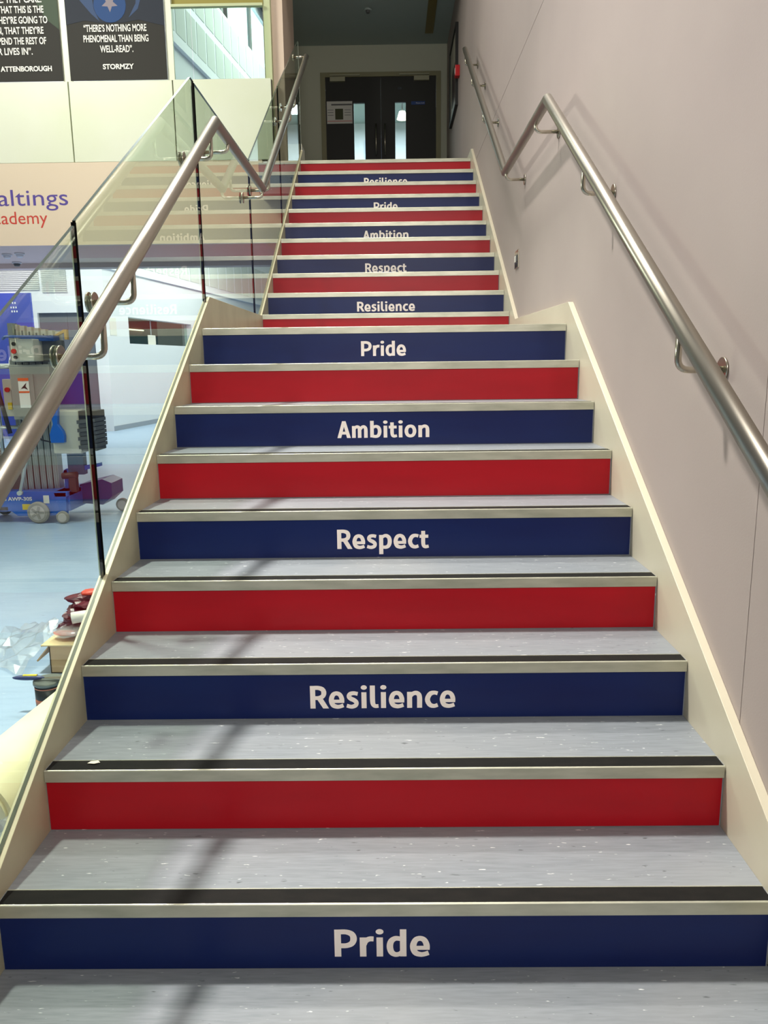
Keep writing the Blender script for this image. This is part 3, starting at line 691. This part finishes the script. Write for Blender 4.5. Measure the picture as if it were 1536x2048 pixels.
def wheel(c, r, wd, par=lf, spokes=True):
    b = BM(); cyl(b, c, (0, 1, 0), r, wd, 28, bev=r * 0.12); o = link('wheel', b, M['tyre'], par)
    b = BM(); cyl(b, (c[0], c[1] - wd * 0.5 - 0.001, c[2]), (0, 1, 0), r * 0.68, 0.004, 24); h = link('hub', b, M['hub'], o)
    return h
h = wheel((0.0, -0.19, 0.095), 0.095, 0.045)
b = BM()
for k in range(5):
    a = k * 1.2566; prism(b, [(0.0 + r * math.cos(a + t), 0.095 + r * math.sin(a + t)) for r, t in ((0.015, -0.8), (0.058, -0.16), (0.058, 0.16), (0.015, 0.8))], 'y', -0.222, -0.214)
link('spokes', b, M['tyre'], bpy.data.objects[h.parent.name])
wheel((0.22, -0.215, 0.055), 0.055, 0.03); wheel((0.545, 0.36, 0.06), 0.06, 0.04); wheel((-0.5, 0.22, 0.06), 0.06, 0.04)
# mast of nested extrusions
for k in range(6):
    x = -0.165 + k * 0.052
    b = BM(); box(b, x - 0.023, x + 0.023, -0.05 + 0.012 * k, 0.05 + 0.012 * k, 0.27, 1.40 - 0.0 * k)
    for dx in (-0.013, 0.006): box(b, x + dx, x + dx + 0.006, -0.056 + 0.012 * k, -0.05 + 0.012 * k, 0.27, 1.40)
    P('mast_section', b, M['extr'])
for k in range(7):
    x = -0.15 + k * 0.057
    b = BM(); box(b, x - 0.02, x + 0.02, 0.03 + 0.008 * k, 0.09 + 0.008 * k, 1.40, 1.70 - 0.01 * k); m1 = P('mast_head', b, M['lgrey2'])
    b = BM(); box(b, x - 0.006, x + 0.006, 0.026 + 0.008 * k, 0.03 + 0.008 * k, 1.60, 1.66 - .01 * k); P('cap_bolt', b, M['dgrey'], m1)
b = BM(); box(b, -0.19, -0.15, -0.02, 0.08, 0.9, 1.71); P('mast_side', b, M['extr'])
b = BM(); prism(b, [(0.17, 1.605), (0.26, 1.655), (0.285, 1.655), (0.285, 1.57), (0.262, 1.57), (0.262, 1.63), (0.17, 1.59)], 'y', 0.05, 0.09); P('sheave_guard', b, mat('tan_plastic', (206, 168, 96), 0.5))
b = BM(); tube(b, [(-0.15, -0.2, 1.575), (-0.1, -0.25, 1.59), (0.2, -0.25, 1.585), (0.27, -0.2, 1.56)], 0.012, 10); box(b, -0.04, 0.24, -0.12, 0.0, 1.555, 1.60); P('platform_rim', b, mat('lift_mid_blue', (30, 72, 140), 0.4))
cb = P('control_box', box(BM(), -0.075, 0.115, -0.24, -0.06, 1.385, 1.57, bev=0.008), M['lgrey2'])
for (x, z, r, mm) in ((-0.04, 1.53, .016, 'black'), (-0.045, 1.47, .02, 'redbtn'), (-0.035, 1.42, .014, 'black')):
    b = BM(); cyl(b, (x, -0.248, z), (0, 1, 0), r, 0.02, 16); P('button', b, M[mm], cb)
b = BM(); box(b, -0.12, 0.28, -0.06, 0.0, 1.38, 1.56); P('box_mount', b, M['dgrey'])
b = BM(); box(b, -0.14, 0.20, -0.17, -0.06, 0.90, 1.36, bev=0.006); box(b, -0.10, 0.06, -0.176, -0.17, 0.92, 1.28); cv = P('mast_cover', b, M['lgrey'])
b = BM(); box(b, -0.07, 0.02, -0.179, -0.176, 1.00, 1.25); st_ = P('warning_label', b, M['white_s'], cv)
b = BM(); box(b, -0.07, 0.02, -0.181, -0.179, 1.225, 1.25); box(b, -0.07, 0.02, -0.181, -0.179, 1.125, 1.14); P('warning_stripe', b, M['orange'], cv)
b = BM(); prism(b, [(-.05, 1.16), (-.02, 1.19), (.0, 1.21), (-.01, 1.18), (.01, 1.15), (-.02, 1.165)], 'y', -0.181, -0.179); P('warning_figure', b, M['black'], cv)
# strut, cables
b = BM(); tube(b, [(-0.14, -0.2, 0.27), (0.03, -0.14, 0.93)], 0.013, 12); cyl(b, (-0.14, -0.2, 0.27), (0, 1, 0), 0.02, 0.04); P('strut', b, mat('strut_pale', (190, 206, 206), 0.4))
b = BM(); tube(b, [(0.12, -0.12, 0.88), (0.06, -0.14, 0.84), (0.03, -0.14, 0.78), (0.06, -0.13, 0.72), (0.14, -0.12, 0.70)], 0.006, 8); P('cable', b, M['black'])
# battery / charger casing with ribs
bc = P('charger_casing', box(BM(), 0.16, 0.40, -0.14, 0.1, 0.60, 0.97, bev=0.01), M['lgrey2'])
b = BM()
for k in range(7): prism(b, [(0.385, 0.64 + k * .036), (0.545, 0.655 + k * .036), (0.545, 0.685 + k * .036), (0.385, 0.67 + k * .036)], 'y', -0.15 + (k % 2) * 0.012, 0.1)
box(b, 0.39, 0.53, -0.13, 0.1, 0.62, 0.9); P('cooling_ribs', b, M['dgrey'], bc)
b = BM(); box(b, 0.40, 0.54, -0.135, 0.1, 0.90, 0.965, bev=0.004); P('meter', b, M['black'], bc)
b = BM(); prism(b, [(0.175, 1.06), (0.255, 1.06), (0.235, 0.86), (0.275, 0.80), (0.285, 0.76), (0.28, 0.70), (0.165, 0.70), (0.16, 0.77), (0.175, 0.81), (0.195, 0.86)], 'y', -0.19, -0.145, bev=0.003); P('blue_handle', b, M['lblue'])
b = BM(); box(b, 0.18, 0.43, -0.05, 0.03, 1.02, 1.30); P('rear_cover', b, mat('cover_blue', (44, 50, 150), 0.4))
b = BM(); box(b, 0.22, 0.36, -0.02, 0.06, 0.40, 0.60); P('battery', b, mat('battery_blue', (50, 92, 130), 0.5))
# platform guard rails and ground controls at left
b = BM()
tube(b, [(-0.30, -0.1, 0.27), (-0.30, -0.1, 1.30), (-0.28, -0.1, 1.345), (-0.13, -0.1, 1.345)], 0.016, 12); tube(b, [(-0.62, -0.1, 1.345), (-0.28, -0.1, 1.345)], 0.016, 12)
tube(b, [(-0.62, -0.1, 0.83), (-0.14, -0.1, 0.83)], 0.016, 12); tube(b, [(-0.6, -0.1, 0.27), (-0.6, -0.1, 1.34)], 0.016, 12)
P('guard_rail', b, M['extr'])
b = BM(); tube(b, [(-0.285, -0.14, 1.30), (-0.26, -0.14, 1.1), (-0.20, -0.14, 0.78)], 0.018, 10); P('strap', b, mat('strap_dark', (52, 44, 44), 0.7))
gc = P('ground_control_box', box(BM(), -0.27, -0.155, -0.05, 0.05, 0.92, 1.24, bev=0.005), M['lgrey2'])
b = BM(); cyl(b, (-0.225, -0.06, 1.15), (0, 1, 0), 0.02, 0.03); P('stop_button', b, M['redbtn'], gc); b = BM(); box(b, -0.235, -0.20, -0.06, -0.05, 0.98, 1.04); P('key_plate', b, M['yellow'], gc)
b = BM(); box(b, -0.19, -0.15, -0.07, -0.03, 0.98, 1.15); P('switch_housing', b, M['dgrey'], gc)
b = BM(); box(b, -0.62, -0.15, -0.02, 0.2, 0.275, 0.40); box(b, -0.60, -0.2, 0.0, 0.2, 0.40, 0.62, 1); link('motor_block', b, None, lf, mats=[M['dgrey'], mat('motor_brown', (128, 108, 92), 0.6)])

# ------------------------------------------------------------------ things by the foot of the stairs
cbx = thing('cardboard_box', 'open cardboard box on the blue floor against the left stringer', 'box', (-1.33, 1.92, 0))
b = BM()
for a in ((-0.17, -0.165, -0.2, 0.2), (0.165, 0.17, -0.2, 0.2), (-0.17, 0.17, -0.2, -0.195), (-0.17, 0.17, 0.195, 0.2)): box(b, a[0], a[1], a[2], a[3], 0, 0.13)
box(b, -0.17, 0.17, -0.2, 0.2, 0, 0.005); link('body', b, M['card'], cbx)
b = BM(); prism(b, [(-0.17, 0.13), (-0.165, 0.13), (-0.225, 0.055), (-0.23, 0.06)], 'y', -0.2, 0.1); link('flap', b, M['card'], cbx)
b = BM(); box(b, -0.20, 0.17, -0.21, 0.05, 0.13, 0.135); link('flap', b, mat('pale_card', (222, 196, 148), 0.8), cbx)
def crumple(name, c, r, seed, m, n=3, sc=(1, 1, 1), amp=0.35, parent=None, label=None, cat=None, smooth=False):
    rnd = random.Random(seed); t = bmesh.new(); bmesh.ops.create_icosphere(t, subdivisions=n, radius=r)
    ph = [(rnd.uniform(3, 9) / r * 0.2, rnd.uniform(0, 6)) for _ in range(6)]
    for v in t.verts:
        k = 1 + amp * (math.sin(v.co.x * ph[0][0] * 2 + ph[0][1]) * math.sin(v.co.z * ph[1][0] * 3 + ph[1][1]) + rnd.uniform(-.35, .35))
        v.co = Vector((v.co.x * sc[0], v.co.y * sc[1], v.co.z * sc[2])) * k
    bmesh.ops.translate(t, vec=c, verts=t.verts)
    return link(name, t, m, parent, label=label, cat=cat, smooth=smooth)
mb = thing('rubbish_heap', 'crumpled maroon wrappers piled on the cardboard box', 'wrappers', (-1.375, 1.86, 0.152))
crumple('wrapper', (-0.06, 0.0, 0.035), 0.05, 3, M['maroon2'], sc=(1.5, 1.1, .7), parent=mb)
crumple('wrapper', (-0.035, 0.01, 0.085), 0.06, 4, M['maroon'], sc=(1.3, 1.1, .65), parent=mb)
crumple('wrapper', (0.0, 0.02, 0.135), 0.055, 5, M['maroon'], sc=(1.6, 1.1, .6), parent=mb)
crumple('wrapper', (0.04, 0.02, 0.05), 0.07, 6, M['maroon2'], sc=(1.3, 1.1, .7), parent=mb)
crumple('cloth', (0.02, 0.02, 0.172), 0.03, 8, M['cloth_red'], sc=(1.4, 1, .6), amp=.15, parent=mb)
b = BM(); cyl(b, (0.015, -0.06, 0.088), (1, 0.3, .1), 0.026, 0.11, 16); link('label_roll', b, M['white_s'], mb)
for i_, (px_, py_, pz_) in enumerate(((-0.06, -0.09, 0.02), (-0.02, -0.10, 0.035), (-0.08, 0.03, 0.02))):
    crumple('clear_packet', (px_, py_, pz_), 0.05, 20 + i_, M['film'], sc=(1.6, 1.1, .3), amp=.2, parent=mb)
crumple('packet', (-0.06, -0.06, 0.012), 0.05, 9, mat('salmon_packet', (208, 104, 84), 0.4), sc=(1.5, 1, .16), amp=.1, parent=mb)
def sheet(name, pts, nx, ny, amp, seed, m, label, cat):
    """wrinkled thin film lying over the quad pts"""
    rnd = random.Random(seed); t = bmesh.new(); g = []
    A, B_, C_, D_ = [Vector(p) for p in pts]
    for i in range(nx + 1):
        row = []
        for j in range(ny + 1):
            u, v = i / nx, j / ny
            p = A * (1 - u) * (1 - v) + B_ * u * (1 - v) + C_ * u * v + D_ * (1 - u) * v
            p = p + Vector((rnd.uniform(-.008, .008), rnd.uniform(-.008, .008), abs(rnd.gauss(0, amp))))
            row.append(t.verts.new(p))
        g.append(row)
    for i in range(nx):
        for j in range(ny):
            if rnd.random() < 0.5: t.faces.new((g[i][j], g[i + 1][j], g[i + 1][j + 1])); t.faces.new((g[i][j], g[i + 1][j + 1], g[i][j + 1]))
            else: t.faces.new((g[i][j], g[i + 1][j], g[i][j + 1])); t.faces.new((g[i + 1][j], g[i + 1][j + 1], g[i][j + 1]))
    r = bmesh.ops.extrude_face_region(t, geom=t.faces[:]); bmesh.ops.translate(t, vec=(0, 0, -0.0006), verts=[v for v in r['geom'] if isinstance(v, bmesh.types.BMVert)])
    return link(name, t, m, label=label, cat=cat)
sheet('clear_plastic_sheet', ((-2.0, 1.95, 0.004), (-1.60, 1.66, 0.004), (-1.58, 2.02, 0.13), (-1.85, 2.30, 0.03)), 9, 9, 0.018, 2, M['film'], 'crumpled clear plastic sheet on the floor left of the cardboard box', 'plastic sheet')
sheet('clear_plastic_wrap', ((-1.30, 0.0, 0.004), (-0.93, 0.0, 0.06), (-0.93, 0.355, 0.18), (-1.27, 0.355, 0.05)), 10, 12, 0.016, 5, M['film'], 'crumpled clear wrap at the near end of the cream roll', 'plastic sheet')
rl = thing('film_roll', 'thick cream roll of plastic film lying along the left stringer', 'roll', (-1.095, 0.80, 0.13))
t = BM(); cyl(t, (0, 0, 0), (0.1, 1, 0), 0.128, 0.84, 48, bev=0.012); link('wound_film', t, M['roll'], rl, smooth=True)
t = BM(); cyl(t, (-0.042, -0.422, 0), (0.1, 1, 0), 0.04, 0.01, 24); link('core', t, M['card'], rl)
tn = thing('filler_tin', 'dark round tin with grey rim behind the cream roll', 'tin', (-1.345, 1.36, 0))
b = BM(); cyl(b, (0, 0, 0.055), (0, 0, 1), 0.052, 0.11, 32); link('body', b, M['tin'], tn)
b = BM(); cyl(b, (0, 0, 0.118), (0, 0, 1), 0.056, 0.018, 32, bev=0.003); link('lid', b, M['tinrim'], tn)
b = BM(); cyl(b, (0, 0, 0.10), (0, 0, 1), 0.0525, 0.004, 32); cyl(b, (0, 0, 0.045), (0, 0, 1), 0.0525, 0.02, 32); link('label_band', b, mat('tin_salmon', (196, 120, 96), 0.5), tn)
kn = thing('scraper', 'putty scraper with a navy handle lying across the dark tin', 'scraper', (-1.36, 1.345, 0.137))
b = BM(); t = bmesh.new(); bmesh.ops.create_uvsphere(t, u_segments=16, v_segments=10, radius=1)
for v in t.verts: v.co = Vector((v.co.x * 0.065, v.co.y * 0.013, v.co.z * 0.0105))
merge(b, t, Matrix.Translation((-0.055, 0, 0.002))); hnd = link('handle', b, M['knife'], kn, smooth=True)
b = BM(); box(b, -0.075, -0.02, -0.006, 0.006, 0.0105, 0.0135); link('grip_inlay', b, M['yellow'], hnd)
b = BM(); prism(b, [(0.0, -0.006), (0.02, -0.006), (0.1, -0.02), (0.1, 0.02), (0.02, 0.006), (0.0, 0.006)], 'z', 0.0, 0.0015); link('blade', b, M['steel2'], kn)
